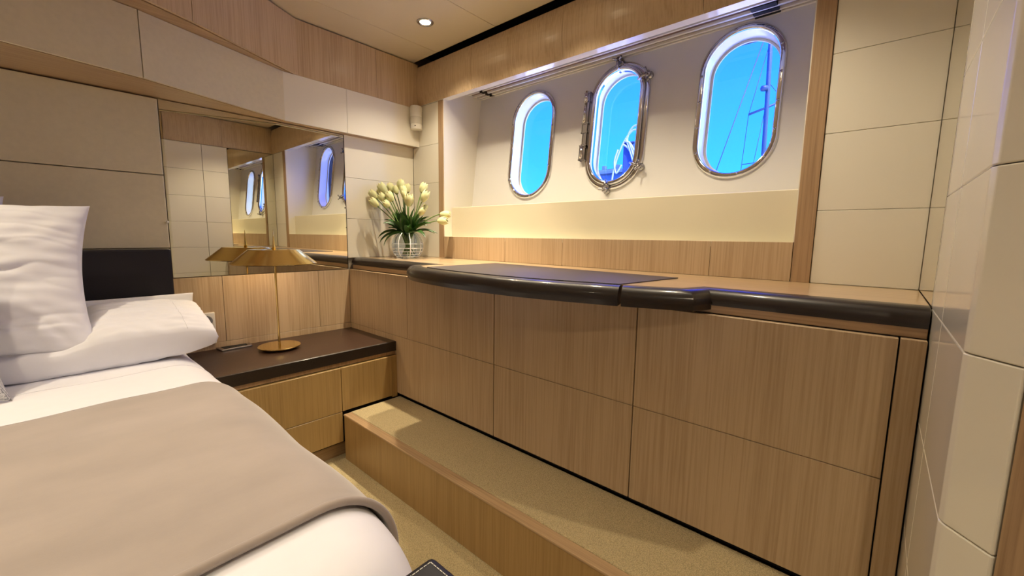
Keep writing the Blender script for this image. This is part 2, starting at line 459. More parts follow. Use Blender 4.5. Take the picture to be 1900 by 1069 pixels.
for c in PORT:
    pv = [bm.verts.new(HP(x, s)) for x, s, _, _ in stadium(c, HW - 0.02, HH - 0.02)]
    for i in range(len(pv)):
        if (pv[i].co - pv[(i + 1) % len(pv)].co).length > 1e-7: es.append(bm.edges.new((pv[i], pv[(i + 1) % len(pv)])))
bmesh.ops.triangle_fill(bm, use_beauty=True, use_dissolve=False, edges=es)
bmesh.ops.recalc_face_normals(bm, faces=bm.faces[:])
for f in bm.faces:
    if f.normal.y > 0: f.normal_flip()
ex = bmesh.ops.extrude_face_region(bm, geom=bm.faces[:])
bmesh.ops.translate(bm, verts=[v for v in ex['geom'] if isinstance(v, bmesh.types.BMVert)], vec=Vector((0, 0.9932, -0.1162)) * 0.075)
struct('hull_lining', bm, HULLM, wr)
bm = B(); box(bm, -0.14, 2.7, 0.86, 0.95, 1.9, 2.24); box(bm, 0.25, 2.12, 0.75, 0.95, 2.0, 2.06)
struct('outer_wall', bm, BLACK, wr)

# recess ceiling with rails for the blinds
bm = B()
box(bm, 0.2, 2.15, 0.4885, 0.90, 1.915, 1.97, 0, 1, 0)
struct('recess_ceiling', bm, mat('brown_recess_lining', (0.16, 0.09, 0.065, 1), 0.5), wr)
bm = B()
for y0, y1 in ((0.640, 0.650), (0.684, 0.697), (0.722, 0.733), (0.745, 0.757)):
    box(bm, 0.304, 0.40, y0, y1, 1.905, 1.916, 0.001); box(bm, 0.43, 2.066, y0, y1, 1.905, 1.916, 0.001)
br = obj('blind_rail', bm, PLASTIC)
tag(br, 'white grooved blind rails running along the top of the window recess', 'curtain rail')
bm = B()
for y0, y1 in ((0.651, 0.683), (0.698, 0.721), (0.734, 0.744)):
    obj('runner', box(B(), 1.835, 1.92, y0, y1, 1.902, 1.9155, 0.001), BLACK, br); obj('runner', box(B(), 0.40, 0.43, y0, y1, 1.905, 1.9155, 0.001), BLACK, br)
bm.free()

# --- oak pelmets below the ceiling (gently bulging), the white soffit boxes
def bulge_strip(bm, pts, z0, z1, amt, seg=8, cut=None, back=0.02, mi=0):
    """vertical strip following plan points; face bows outwards (towards the room side = left normal)."""
    for (xa, ya), (xb, yb) in zip(pts[:-1], pts[1:]):
        dx, dy = xb - xa, yb - ya; L = math.hypot(dx, dy); nx, ny = -dy / L, dx / L
        g = 0.0008 / L
        b = bmesh.new(); cols = []
        for t in (g, 1 - g):
            px, py = xa + dx * t, ya + dy * t
            col = []
            for k in range(seg + 1):
                q = k / seg; off = amt * (1 - (2 * q - 1) ** 2)
                col.append(b.verts.new((px + nx * off, py + ny * off, z0 + (z1 - z0) * q)))
            for k in (seg, 0):
                col.append(b.verts.new((px - nx * back, py - ny * back, z1 if k else z0)))
            cols.append(col)
        m_ = len(cols[0])
        for k in range(m_):
            f = b.faces.new((cols[0][k], cols[1][k], cols[1][(k + 1) % m_], cols[0][(k + 1) % m_]))
            f.smooth = False
        b.faces.new(cols[0]); b.faces.new(cols[1][::-1])
        bmesh.ops.recalc_face_normals(b, faces=b.faces[:])
        merge(bm, b, mi)
    return bm
VB, VTOP = 1.840, 2.066
bm = B(); bulge_strip(bm, [(RX + 0.19, -0.63), (RX + 0.035, -0.449), (RX - 0.004, -0.402), (RX - 0.004, 0.02), (RX - 0.004, W - 0.01)][::1], 1.841, 2.083, 0.009, back=0.0)
struct('trim_9', bm, OAK)
bm = B()
bulge_strip(bm, [(2.66, W - 0.008), (2.33, W - 0.008), (1.74, W - 0.008), (1.145, W - 0.008), (0.557, W - 0.008), (0.052, W - 0.008)], VB, VTOP, 0.012, back=0.03) if False else None
# order so that the left normal points into the room (-y)
bulge_strip(bm, [(2.66, W - 0.008), (2.33, W - 0.008), (1.74, W - 0.008), (1.145, W - 0.008), (0.557, W - 0.008), (0.052, W - 0.008)][::1], VB, VTOP, -0.012 if False else 0.012, back=0.0)
struct('trim_3', bm, OAK)
bm = B(); box(bm, 0.0, 2.66, W - 0.0075, W + 0.0355, VB, VTOP)
struct('trim_4', bm, TILE)

soff = [(0.052, 0.46), (0.052, -0.013), (0.052, -0.332), (0.25, -0.876), (0.315, -1.20), (0.345, -1.62), (0.345, -2.4), (0.345, -3.25)]
bm = B()
prs = soff + [(-0.02, -3.25), (-0.02, 0.46)]
prism(bm, [(x - 0.013 if x > 0 else x, y) for x, y in prs], 1.602, 1.825)
struct('trim_5', bm, OAKTY)
bm = B()
bulge_strip(bm, soff[::-1][:6], 1.6005, 1.826, 0.0, seg=2, back=0.012, mi=1)
bulge_strip(bm, soff[:3][::-1], 1.6005, 1.826, 0.0, seg=2, back=0.012)
struct('trim_6', bm, [TILEM, LEATH])
upp = [(0.058, W - 0.006), (0.058, 0.165), (0.058, -0.266), (0.30, -0.73), (0.42, -1.02), (0.50, -1.35), (0.53, -1.75), (0.53, -2.4), (0.53, -3.25)]
bm = B()
prism(bm, [(x - 0.012 if x > 0 else x, y) for x, y in upp + [(-0.02, -3.25), (-0.02, W - 0.006)]], 1.8275, 2.08)
struct('trim_7', bm, OAKTY)
bm = B()
bulge_strip(bm, upp[::-1], 1.8265, 2.083, 0.009, back=0.012)
struct('trim_8', bm, OAK)

# ================================================================== PORTHOLES
def screw_bm(c, n, r=0.0055):
    bm = B()
    Mq = n.to_track_quat('Z', 'Y').to_matrix().to_4x4()
    lathe(bm, [(0, 0.0035), (r * 0.6, 0.003), (r, 0.001), (r, 0.0)], c, 12, Mq)
    return bm
nin = Vector((0, -0.9932, 0.1162))
wl_lab = ['leftmost', 'middle', 'rightmost']
for i, c in enumerate(PORT):
    p0 = HP(c[0], c[1] - HH)
    e0 = bpy.data.objects.new('window_%d' % (i + 1), None); C.objects.link(e0); e0.location = p0; WP[e0.name] = Vector(p0)
    e0['kind'] = 'structure'
    e0['label'] = ['leftmost oblong steel porthole in the window recess', 'middle opening steel porthole with hinge and clamps', 'rightmost oblong steel porthole showing a mast and rigging'][i]
    bm = B()
    sweep(bm, c, HW, HH, [(0, 0), (0.0, -0.006), (-0.003, -0.011), (-0.008, -0.0135), (-0.018, -0.0135), (-0.022, -0.010), (-0.024, -0.004), (-0.024, 0.004)], closed=True)
    fr = obj('frame', bm, STEEL, e0, True)
    bm = B()
    ti = -0.024 if i != 1 else -0.026
    sweep(bm, c, HW, HH, [(ti, -0.004), (ti - 0.001, 0.072)], closed=False)
    sweep(bm, c, HW, HH, [(-0.034, 0.066), (-0.022, 0.066), (-0.022, 0.074), (-0.034, 0.074)], closed=True)
    obj('sleeve', bm, TILE, e0, True)
    bm = B(); st = stadium(c, HW - 0.026, HH - 0.026)
    lo = []; last = None
    for x, s, _, _ in st:
        q = HP(x, s, 0.069)
        if last is None or (q - last).length > 1e-6: lo.append(bm.verts.new(q))
        last = q
    bm.faces.new(lo)
    gl = obj('glass', bm, GLASS, e0)
    ns = 14
    base = stadium(c, HW - 0.0125, HH - 0.0125, 28)
    per = [0]
    for k in range(len(base)):
        a = base[k]; b_ = base[(k + 1) % len(base)]
        per.append(per[-1] + math.hypot(a[0] - b_[0], a[1] - b_[1]))
    first = None
    for k in range(ns):
        t = per[-1] * (k + 0.4) / ns
        j = max(q for q in range(len(per)) if per[q] <= t); j = min(j, len(base) - 1)
        a = base[j]; b_ = base[(j + 1) % len(base)]; L = max(per[j + 1] - per[j], 1e-9); u = (t - per[j]) / L
        x = a[0] + (b_[0] - a[0]) * u; s = a[1] + (b_[1] - a[1]) * u
        if i == 1: continue
        obj('screw', screw_bm(HP(x, s, -0.0135), nin), STEELD, e0, True)
    if i == 1:
        bm = B()   # the opening frame standing proud of the fixed one
        sweep(bm, c, HW, HH, [(-0.022, -0.002), (-0.021, -0.024), (-0.025, -0.028), (-0.036, -0.028), (-0.041, -0.024), (-0.043, 0.006)], closed=True)
        obj('opening_frame', bm, STEEL, e0, True)
        # hinge along the left side
        bm = B()
        for s0, s1, w0 in ((0.145, 0.185, 0.030), (0.035, 0.14, 0.024), (-0.01, 0.035, 0.032), (-0.085, -0.01, 0.024), (-0.145, -0.075, 0.034)):
            b2 = bmesh.new(); bmesh.ops.create_cube(b2, size=1)
            for v in b2.verts:
                X = c[0] - HW + 0.010 - w0 / 2 + v.co.x * w0; Sx = c[1] + (s0 + s1) / 2 + v.co.y * (s1 - s0)
                v.co = HP(X, Sx, -0.014 + v.co.z * 0.028)
            bmesh.ops.bevel(b2, geom=b2.edges[:], offset=0.003, segments=2, affect='EDGES')
            merge(bm, b2)
        hg = obj('hinge', bm, STEELD, e0)
        bm = B()
        for s0, s1 in ((0.04, 0.135), (-0.14, -0.07)):
            tube(bm, [HP(c[0] - HW - 0.012, c[1] + s0, -0.028), HP(c[0] - HW - 0.012, c[1] + s1, -0.028)], 0.008, 12)
        tube(bm, [HP(c[0] - HW - 0.012, c[1] + 0.14, -0.026), HP(c[0] - HW - 0.012, c[1] + 0.195, -0.026)], 0.011, 12)
        obj('hinge_pin', bm, STEEL, hg, True)
        for ang, Lc, sgn in ((92, HH - HW, 1), (22, HH - HW, 1), (-22, -(HH - HW), 1), (-95, -(HH - HW), 1)):
            a = R(ang); X = c[0] + (HW + 0.004) * math.cos(a); Sx = c[1] + Lc + (HW + 0.004) * math.sin(a)
            Xi = c[0] + (HW - 0.045) * math.cos(a); Si = c[1] + Lc + (HW - 0.045) * math.sin(a)
            bm = B()
            Mq = nin.to_track_quat('Z', 'Y').to_matrix().to_4x4()
            lathe(bm, [(0, 0), (0.017, 0.0), (0.017, 0.006), (0.011, 0.010), (0.009, 0.020), (0.013, 0.024), (0.013, 0.032), (0.008, 0.036), (0, 0.036)], HP(X, Sx, -0.004), 20, Mq)
            tube(bm, [HP(X, Sx, -0.032), HP((X + Xi) / 2, (Sx + Si) / 2, -0.040), HP(Xi, Si, -0.033)], [0.008, 0.007, 0.005], 10)
            tx, ts = -math.sin(a), math.cos(a)
            tube(bm, [HP(X - tx * 0.022, Sx - ts * 0.022, -0.052), HP(X - tx * 0.008, Sx - ts * 0.008, -0.038), HP(X, Sx, -0.035), HP(X + tx * 0.008, Sx + ts * 0.008, -0.038), HP(X + tx * 0.022, Sx + ts * 0.022, -0.052)], [0.006, 0.004, 0.005, 0.004, 0.006], 8)
            obj('clamp', bm, STEELD, e0, True)

# ================================================================== MIRROR ON BACK WALL
t = obj('wall_mirror', box(B(), -0.013, 0.001, -0.797, -0.008, 0.860, 1.5985), MIRROR)
tag(t, 'large mirror on the back wall above the dark bedside shelf', 'mirror')
bm = B(); box(bm, -0.013, 0.0015, -0.008, -0.0045, 0.86, 1.5985)
obj('edge_strip', bm, BLACK, t)

# ================================================================== STEP
t = thing('carpeted_step', 'raised carpeted step along the foot of the cabinets with an oak front', 'step', (1.42, -0.146, 0))
obj('riser', box(B(), 0.474, RX - 0.002, -0.293, -0.270, 0.001, 0.212, 0.001), wood('step_oak', (0.38, 0.24, 0.095, 1), (0.30, 0.18, 0.065, 1), 'Z'), t)
obj('edge_strip', box(B(), 0.474, RX - 0.002, -0.296, -0.258, 0.2125, ZS, 0.003, 2), OAKTX, t)
obj('carpet', box(B(), 0.474, RX - 0.002, -0.2575, 0.010, 0.10, ZS + 0.001, 0.002), CARPET, t)

# ================================================================== NIGHT TABLE
t = thing('bedside_cabinet', 'oak bedside cabinet with a thick dark wenge top beside the bed', 'bedside table', (0.23, -0.4, 0))
obj('shaded_front_edge', box(B(), 0.4605, 0.466, -0.775, -0.001, 0.4675, 0.5165, 0.001), WENGE, t)  # front of the top lies in shade; its darkness is put into the colour
obj('top', box(B(), 0.001, 0.460, -0.775, -0.001, 0.468, 0.517, 0.002), WENGET, t)
obj('body', box(B(), 0.001, 0.450, -0.775, -0.0015, 0.075, 0.4675), BLACK, t)
obj('top_rail', box(B(), 0.44, 0.456, -0.775, -0.0015, 0.448, 0.4675), OAKT, t)
OAKN = wood('bedside_oak', (0.42, 0.28, 0.11, 1), (0.33, 0.21, 0.08, 1), 'Z')
obj('drawer', box(B(), 0.450, 0.473, -0.775, -0.2995, 0.2365, 0.4445, 0.001), OAKN, t)
obj('drawer', box(B(), 0.450, 0.473, -0.2970, -0.033, 0.2365, 0.4445, 0.001), OAKN, t)
obj('drawer', box(B(), 0.450, 0.473, -0.775, -0.299, 0.090, 0.2340, 0.001), OAKN, t)
obj('side_strip', box(B(), 0.445, 0.470, -0.031, -0.0015, 0.226, 0.4445, 0.001), OAKN, t)
obj('plinth', box(B(), 0.02, 0.425, -0.775, -0.0015, 0.001, 0.0745), OAKTY, t)

# ================================================================== LONG CABINETS UNDER WORKTOP
DOOR = OAK
ZM = 0.545; ZU = 0.858; ZB = ZS + 0.020
g = 0.0009
def panel(name, x0, x1, z0, z1, par, m=None):
    return obj(name, box(B(), x0, x1, -0.001, 0.018, z0 + g, z1 - g, 0.001), m or OAK, par)
t = thing('built_in_cabinet', 'oak cabinet in the corner, flap door above the bedside shelf', 'cabinet', (0.58, 0.2, ZS), 'row of oak cabinets under the worktop')
obj('body', box(B(), 0.0015, 1.1595, 0.018, 0.44, ZS + 0.002, 0.858), BLACK, t)
panel('flap_door', 0.0015, 0.5665, ZM, ZU, t); panel('door', 0.569, 1.159, ZM, ZU, t)
panel('lower_door', 0.0015, 1.159, ZB, ZM, t)
t = thing('built_in_cabinet', 'oak cabinet with two stacked fronts below the left part of the desk pad', 'cabinet', (1.458, 0.2, ZS), 'row of oak cabinets under the worktop')
obj('body', box(B(), 1.161, 1.7535, 0.018, 0.44, ZS + 0.002, 0.858), BLACK, t)
panel('upper_door', 1.163, 1.753, ZM, ZU, t); panel('lower_door', 1.163, 1.753, ZB, ZM, t)
t = thing('built_in_cabinet', 'large oak cabinet with two stacked fronts nearest the white end wall', 'cabinet', (2.06, 0.2, ZS), 'row of oak cabinets under the worktop')
obj('body', box(B(), 1.755, RX - 0.003, 0.018, 0.44, ZS + 0.002, 0.858), BLACK, t)
panel('upper_door', 1.7565, 2.3262, ZM, ZU, t); panel('lower_door', 1.7565, 2.3262, ZB, ZM, t)
obj('end_strip', box(B(), 2.3292, RX - 0.003, -0.001, 0.018, ZB, ZU, 0.001), OAK, t)

# ================================================================== WORKTOP
t = thing('worktop', 'long oak worktop with rounded dark wenge edging under the portholes', 'worktop', (1.2, 0.2, 0.86))
YI = 0.075      # inner line of the straight edging
cen = [(0.700, 0.07), (0.700, -0.085), (0.745, -0.115), (0.85, -0.150), (1.0, -0.180), (1.2, -0.197), (1.4, -0.187), (1.57, -0.155), (1.735, -0.110), (1.915, -0.045), (1.955, 0.07)]
brd = [(0.0015, 0.4515), (0.0015, YI)] + [(0.752, YI)] + [(0.752, -0.05), (0.85, -0.100), (1.0, -0.128), (1.2, -0.143), (1.4, -0.135), (1.57, -0.105), (1.735, -0.062), (1.885, -0.008), (1.915, YI)] + [(RX - 0.002, YI), (RX - 0.002, 0.4515)]
obj('board', prism(B(), brd, 0.90, ZD, 0), OAKX, t)
obj('fascia', box(B(), 0.0015, RX - 0.003, 0.022, 0.070, 0.8585, 0.885, 0.001), OAKTX, t)
def nosing(bm, path, prof, caps=True):
    """sweep profile (outward offset, z) along plan path; outward = right side normal."""
    b = bmesh.new(); n = len(path); cols = []
    P = [Vector((x, y, 0)) for x, y in path]
    for i in range(n):
        d1 = (P[i] - P[i - 1]).normalized() if i > 0 else (P[1] - P[0]).normalized()
        d2 = (P[i + 1] - P[i]).normalized() if i < n - 1 else d1
        n1 = Vector((d1.y, -d1.x, 0)); n2 = Vector((d2.y, -d2.x, 0)); nn = (n1 + n2).normalized(); k = 1 / max(0.5, nn.dot(n1))
        cols.append([b.verts.new(P[i] + nn * o_ * k + Vector((0, 0, z))) for o_, z in prof])
    m_ = len(prof)
    for i in range(n - 1):
        for j in range(m_):
            b.faces.new((cols[i][j], cols[i][(j + 1) % m_], cols[i + 1][(j + 1) % m_], cols[i + 1][j]))
    if caps:
        b.faces.new(cols[0]); b.faces.new(cols[-1][::-1])
    bmesh.ops.recalc_face_normals(b, faces=b.faces[:])
    for f in b.faces: f.smooth = True
    merge(bm, b); return bm
def rprof(wd, z0, z1, band):
    zb = z0 + band
    pr = [(-0.0005, z1 - 0.022), (-0.0005, z1 + 0.0008), (wd * 0.35, z1 + 0.0012)]
    for k in range(9):
        a = PI / 2 * (1 - k / 8)
        pr.append((wd * 0.45 + wd * 0.55 * math.cos(a), zb + (z1 + 0.001 - zb) * math.sin(a)))
    pr += [(wd * 0.93, zb - 0.0005), (wd * 0.93, z0), (-0.0005, z0)]
    return pr
def autosmooth(o):
    for p_ in o.data.polygons: p_.use_smooth = True
    md = o.modifiers.new('edge', 'EDGE_SPLIT'); md.split_angle = R(32)
    return o
bm = nosing(B(), [(0.0015, YI), (0.05, YI), (0.4, YI), (0.752, YI)], rprof(0.060, 0.882, ZD, 0.010))
autosmooth(obj('left_edging', bm, WENGE, t))
bm = nosing(B(), [(1.915, YI), (2.2, YI), (RX - 0.003, YI)], rprof(0.060, 0.880, ZD, 0.010))
autosmooth(obj('right_edging', bm, WENGE, t))
PR = rprof(0.058, 0.868, ZD, 0.016)
inn = [(0.752, YI), (0.752, -0.05), (0.85, -0.100), (1.0, -0.128), (1.2, -0.143), (1.4, -0.135), (1.57, -0.105), (1.735, -0.062), (1.885, -0.008), (1.915, YI)]
def curve_pts(pts, k=6):
    o_ = []
    for i in range(len(pts) - 1):
        p0 = pts[max(i - 1, 0)]; p1 = pts[i]; p2 = pts[i + 1]; p3 = pts[min(i + 2, len(pts) - 1)]
        for j in range(k):
            u = j / k
            o_.append(tuple(0.5 * ((2 * p1[q]) + (-p0[q] + p2[q]) * u + (2 * p0[q] - 5 * p1[q] + 4 * p2[q] - p3[q]) * u * u + (-p0[q] + 3 * p1[q] - 3 * p2[q] + p3[q]) * u ** 3) for q in (0, 1)))
    o_.append(pts[-1]); return o_
mid = curve_pts(inn[1:9], 40)
# joints at x = 0.80 and x = 1.735
thin = lambda L: L[:1] + L[1:-1][::7] + L[-1:]
A_ = thin([p for p in mid if p[0] < 0.800]); B_ = thin([p for p in mid if 0.8015 < p[0] < 1.733]); D_ = thin([p for p in mid if p[0] > 1.735])
autosmooth(obj('left_corner_edging', nosing(B(), [(0.752, YI + 0.004)] + A_, PR), WENGE, t))
autosmooth(obj('curved_edging', nosing(B(), B_, PR), WENGE, t))
autosmooth(obj('right_corner_edging', nosing(B(), D_ + [(1.915, YI + 0.004)], PR), WENGE, t))

pad = obj('desk_pad', prism(B(), [(0.865, 0.315), (0.865, -0.098)] + [p for p in mid if 0.87 < p[0] < 1.725][::8] + [(1.728, -0.063), (1.775, 0.262)], ZD + 0.0003, ZD + 0.0035, 0.0008), PADM)
tag(pad, 'thin dark leather pad with a curved front lying on the worktop, shining blue', 'desk pad')

# ================================================================== BED
YB = -0.903; RR = 0.13; ZBED = 0.60; YC = -1.60
def bed_prof(t_, infl=0.0):
    """t_: 0 = centre line of the bed, 1 = bottom of the hanging side. returns y, z (right half)."""
    flat = YB - YC; arc = RR * PI / 2 * 1.0; side = 0.30; T = flat + arc + side; s = t_ * T
    r = RR + infl
    if s < flat: return YC + s, ZBED + infl
    s -= flat
    if s < arc:
        a = s / RR; return YB + r * math.sin(a), ZBED - RR + r * math.cos(a)
    s -= arc
    return YB + r - 0.010 * (s / side), ZBED - RR - s
XF = 1.835
def bed_pt(x, t_, side=1, infl=0.0):
    y, z = bed_prof(t_, infl)
    # foot end rounds over
    sh = 0.0
    if x > 1.62: sh = 1.3 * (x - 1.62) ** 2
    frac = max(0.0, min(1.0, (y - YC) / 0.7))
    y -= sh * frac
    if x > XF - 0.12:
        q = min(1.0, (x - (XF - 0.12)) / 0.12); z -= 0.10 * (1 - math.sqrt(max(0, 1 - q * q))) * (1 if z > 0.45 else 0.6)
    bump = 0.007 * N3(x * 2.3, y * 2.0, 1.7) + 0.0035 * N3(x * 6, y * 7, 4.2)
    topw = 1.0 if z > 0.48 else 0.35
    z += bump * topw
    y += 0.006 * N3(x * 5.0, 3.3, z * 4)
    # a slight shoulder where the duvet starts
    if side < 0: y = 2 * YC - y
    return Vector((x, y, z))
def drape(x0f, x1f, nx, nt, infl, tmax=1.0, extra=None):
    bm = B()
    def fn(u, v):
        tt = (v * 2 - 1); sd = 1 if tt >= 0 else -1; tt = abs(tt) * tmax
        x0 = x0f(tt * sd); x1 = x1f(tt * sd)
        x = x0 + (x1 - x0) * u
        p = bed_pt(x, tt, sd, infl)
        if extra: p = extra(p, u, v, tt, sd)
        return p
    grid(bm, fn, nx, nt); return bm
t = thing('bed', 'large double bed with dark leather headboard and footboard', 'bed', (0.95, YC, 0))
obj('base', box(B(), 0.08, 1.80, 2 * YC + 0.84, -0.84, 0.06, 0.30, 0.01), DARKLEA, t)
obj('mattress', box(B(), 0.085, 1.80, 2 * YC + 0.84, -0.84, 0.30, 0.54, 0.05, 3), LINEN, t)
obj('headboard', box(B(), 0.012, 0.070, 2 * YC + 0.808, -0.808, 0.10, 0.985, 0.008, 3), DARKLEA, t)
fb = obj('footboard', box(B(), 1.838, 1.965, 2 * YC + 0.825, -0.828, 0.05, 0.603, 0.010, 3), DARKLEA, t)
bm = B()
def stitch(a, b_, k):
    a, b_ = Vector(a), Vector(b_)
    for i in range(k):
        p = a.lerp(b_, (i + 0.1) / k); q = a.lerp(b_, (i + 0.85) / k); tube(bm, [p, q], 0.0007, 6)
stitch((1.850, -0.840, 0.6035), (1.955, -0.840, 0.6035), 16); stitch((1.850, -0.840, 0.6035), (1.850, -1.6, 0.6035), 120)
obj('stitching', bm, PLASTIC, fb, True)

bm = drape(lambda s: 0.10, lambda s: XF, 120, 140, 0.0)
duv = obj('duvet', bm, LINEN2, None, True)
tag(duv, 'smooth white duvet covering the bed and hanging over its side', 'duvet')
md = duv.modifiers.new('thick', 'SOLIDIFY'); md.thickness = 0.012; md.offset = -1
# sewn line near the head end, a part of the duvet
bm = B()
def xseam(y): return 0.52 + 0.035 * (y + 0.9) + 0.004 * math.sin(y * 9)
for sgn in (1,):
    L = []
    for k in range(60):
        tt = 0.02 + 0.80 * k / 59; p = bed_pt(0.50 + 0.02 * math.sin(k * 0.09), tt, 1, 0.0005); L.append(p)
    tube(bm, L, 0.0016, 6)
obj('seam', bm, LINEN2, duv, True)

def thr_extra(p, u, v, tt, sd):
    # the near hem rolls up a little
    if u > 0.95:
        k = (u - 0.95) / 0.05; p.z += 0.010 * k * (0.6 + 0.6 * N3(p.y * 3, 0.2, 7)) * (1 if tt < 0.8 else 0.3)
    return p
bm = drape(lambda s: 0.805 + 0.006 * math.sin(s * 7), lambda s: 1.655 + 0.008 * math.sin(s * 6 + 1) - 0.012 * max(0, abs(s) - 0.6), 90, 140, 0.012, 0.99, thr_extra)
thr = obj('bed_throw', bm, SUEDE, None, True)
tag(thr, 'taupe suede bed runner laid across the white duvet', 'bed throw')
md = thr.modifiers.new('thick', 'SOLIDIFY'); md.thickness = 0.009; md.offset = -1
bm = B()
hem = []
for k in range(200):
    tt = -0.98 + 1.96 * k / 199; s_ = tt; x = 1.655 + 0.008 * math.sin(s_ * 6 + 1) - 0.012 * max(0, abs(s_) - 0.6) - 0.003
    p = bed_pt(x, abs(tt), 1 if tt >= 0 else -1, 0.010); p = thr_extra(p, 1.0, 0, abs(tt), 1); hem.append(p)
tube(bm, hem, 0.0062, 10)
obj('hem', bm, SUEDE, thr, True)

def pillow(name, a, b, th, M4, m, label, cat, wr=0.006, pinch=0.07, seed=1.0, fold=0, group=None, n=64, ex=0.42, squash=None, seam=None):
    """a,b half sizes; u along a, v along b, thickness th."""
    bm = B()
    def fn_side(sg):
        def fn(U, V):
            u = U * 2 - 1; v = V * 2 - 1
            hx = 1 - pinch * (1 - v * v) ; hy = 1 - pinch * (1 - u * u)
            x = a * u * hx; y = b * v * hy
            e1 = max(0, 1 - abs(u) ** 2.6); e2 = max(0, 1 - abs(v) ** 2.6)
            h = (e1 * e2) ** ex
            z = sg * th / 2 * h
            if squash and sg > 0:
                q_ = max(0.0, min(1.0, (squash[0] - u) / 0.35)); z *= 1 - squash[1] * q_ * q_ * (3 - 2 * q_)
            edge = (e1 * e2) ** 0.30
            wrk = wr * edge * (N3(u * 1.6 + seed, v * (9 if fold else 4), seed * 3.1) + 0.6 * N3(u * 6 + seed, v * 5, seed) * (1.2 - edge))
            # radial creases toward the corners
            ang = math.atan2(abs(v), abs(u)); rad = math.hypot(u, v)
            wrk += wr * 0.7 * edge * max(0, rad - 0.55) * math.sin(ang * 26 + seed * 5 + 4 * N3(u * 2, v * 2, seed))
            if fold:
                wrk += fold * edge * (abs(N3(u * 1.1 + seed, v * 5.5 + 1.3 * N3(u * 1.7, v * 1.2, 2 + seed), seed)) ** 0.75 - 0.3) * (0.7 + 0.6 * N3(u * 1.5, v * 1.5, seed * 2))
            z += sg * wrk
            return M4 @ Vector((x, y, z))
        return fn
    grid(bm, fn_side(1), n, n); b2 = bmesh.new(); grid(b2, fn_side(-1), n, n)
    bmesh.ops.reverse_faces(b2, faces=b2.faces[:]); merge(bm, b2)
    for f in bm.faces: f.smooth = True
    bmesh.ops.remove_doubles(bm, verts=bm.verts[:], dist=0.0004)
    bmesh.ops.recalc_face_normals(bm, faces=bm.faces[:])
    o = obj(name, bm, m, None, True)
    if seam is not None:
        f_ = fn_side(1); b3 = B(); tube(b3, [f_((seam + 1) / 2, 0.03 + 0.94 * k / 50) for k in range(51)], 0.0013, 6)
        obj('seam', b3, m, o, True)
    return tag(o, label, cat, group)

def frame(c, ax, up):
    """matrix: local x = ax, local y = up (orthogonalised), local z = normal."""
    X = Vector(ax).normalized(); Y = Vector(up); Y = (Y - X * Y.dot(X)).normalized(); Z = X.cross(Y)
    m = Matrix((X, Y, Z)).transposed().to_4x4(); m.translation = Vector(c); return m
pillow('pillow', 0.328, 0.160, 0.170, frame((0.262, -1.072, 0.692), (0, 1, 0.02), (-1, 0, 0.24)), LINEN, 'white bed pillow lying flat, its end hanging over the bedside shelf', 'pillow', 0.008, 0.01, 2.0, ex=0.26, fold=0.006, squash=(0.10, 0.55), seam=0.72, n=90)
pillow('pillow', 0.335, 0.095, 0.035, frame((0.090, -1.085, 0.705), (0, 1, 0), (0, 0, 1)), LINEN, 'white pillow behind the flat one, only its corner showing against the headboard', 'pillow', 0.002, 0.02, 5.0)
pillow('square_pillow', 0.30, 0.262, 0.15, frame((0.295, -1.352, 0.915), (0, 1, -0.05), (-0.40, 0.05, 1)), LINEN, 'large square white pillow standing upright against the headboard', 'pillow', 0.007, 0.10, 3.0, fold=0.022, n=120)
pillow('square_pillow', 0.275, 0.235, 0.07, frame((0.115, -1.515, 0.94), (0, 1, -0.03), (-0.06, 0, 1)), LINEN, 'white square pillow almost hidden behind the front one, at the left edge', 'pillow', 0.004, 0.075, 8.0)
pillow('knitted_cushion', 0.20, 0.205, 0.11, frame((0.50, -1.450, 0.795), (0.02, 1, 0.0), (-0.35, 0, 1)), KNIT, 'grey patterned cushion, only its corners showing at the left edge', 'cushion', 0.003, 0.15, 4.0)

# ================================================================== BRASS LAMP
LX, LY = 0.20, -0.459
t = thing('table_lamp', 'brass table lamp with a wide flared shade on the dark bedside shelf', 'lamp', (LX, LY, 0.517))
obj('base', lathe(B(), [(0, 0.0), (0.070, 0.0), (0.074, 0.004), (0.088, 0.012), (0.0895, 0.0155), (0.088, 0.017), (0.01, 0.0185), (0, 0.0185)], (LX, LY, 0.517), 64), BRASS, t, False).modifiers.new('edge', 'EDGE_SPLIT').split_angle = R(32)
bm = B(); lathe(bm, [(0, 0.016), (0.0055, 0.016), (0.0042, 0.08), (0.0042, 0.30), (0.0060, 0.40), (0.0060, 0.458), (0, 0.458)], (LX, LY, 0.517), 20)
autosmooth(obj('pole', bm, BRASS, t, False))
bm = B(); lathe(bm, [(0.174, 0.402), (0.176, 0.404), (0.108, 0.462), (0.104, 0.466), (0.012, 0.468), (0, 0.468), (0, 0.465), (0.103, 0.463), (0.107, 0.459), (0.173, 0.401)], (LX, LY, 0.517), 96)
sh = autosmooth(obj('lamp_shade', bm, BRASS, t, False))
bm = B(); lathe(bm, [(0, 0.468), (0.0085, 0.468), (0.0065, 0.480), (0.003, 0.515), (0.0012, 0.553), (0, 0.555)], (LX, LY, 0.517), 16)
obj('finial', bm, BRASS, t, False)
bm = B(); lathe(bm, [(0.02, 0.448), (0.06, 0.448), (0.06, 0.456), (0.02, 0.456)], (LX, LY, 0.517), 32, closed=True)
obj('light_ring', bm, mat('lamp_diffuser', (1, 0.9, 0.75, 1), 0.5, emit=(1, 0.78, 0.50, 1), es=9), t, False)
l_ = bpy.data.lights.new('lamp_light', 'AREA'); l_.shape = 'DISK'; l_.size = 0.12; l_.energy = 0.6; l_.color = (1, 0.80, 0.56)
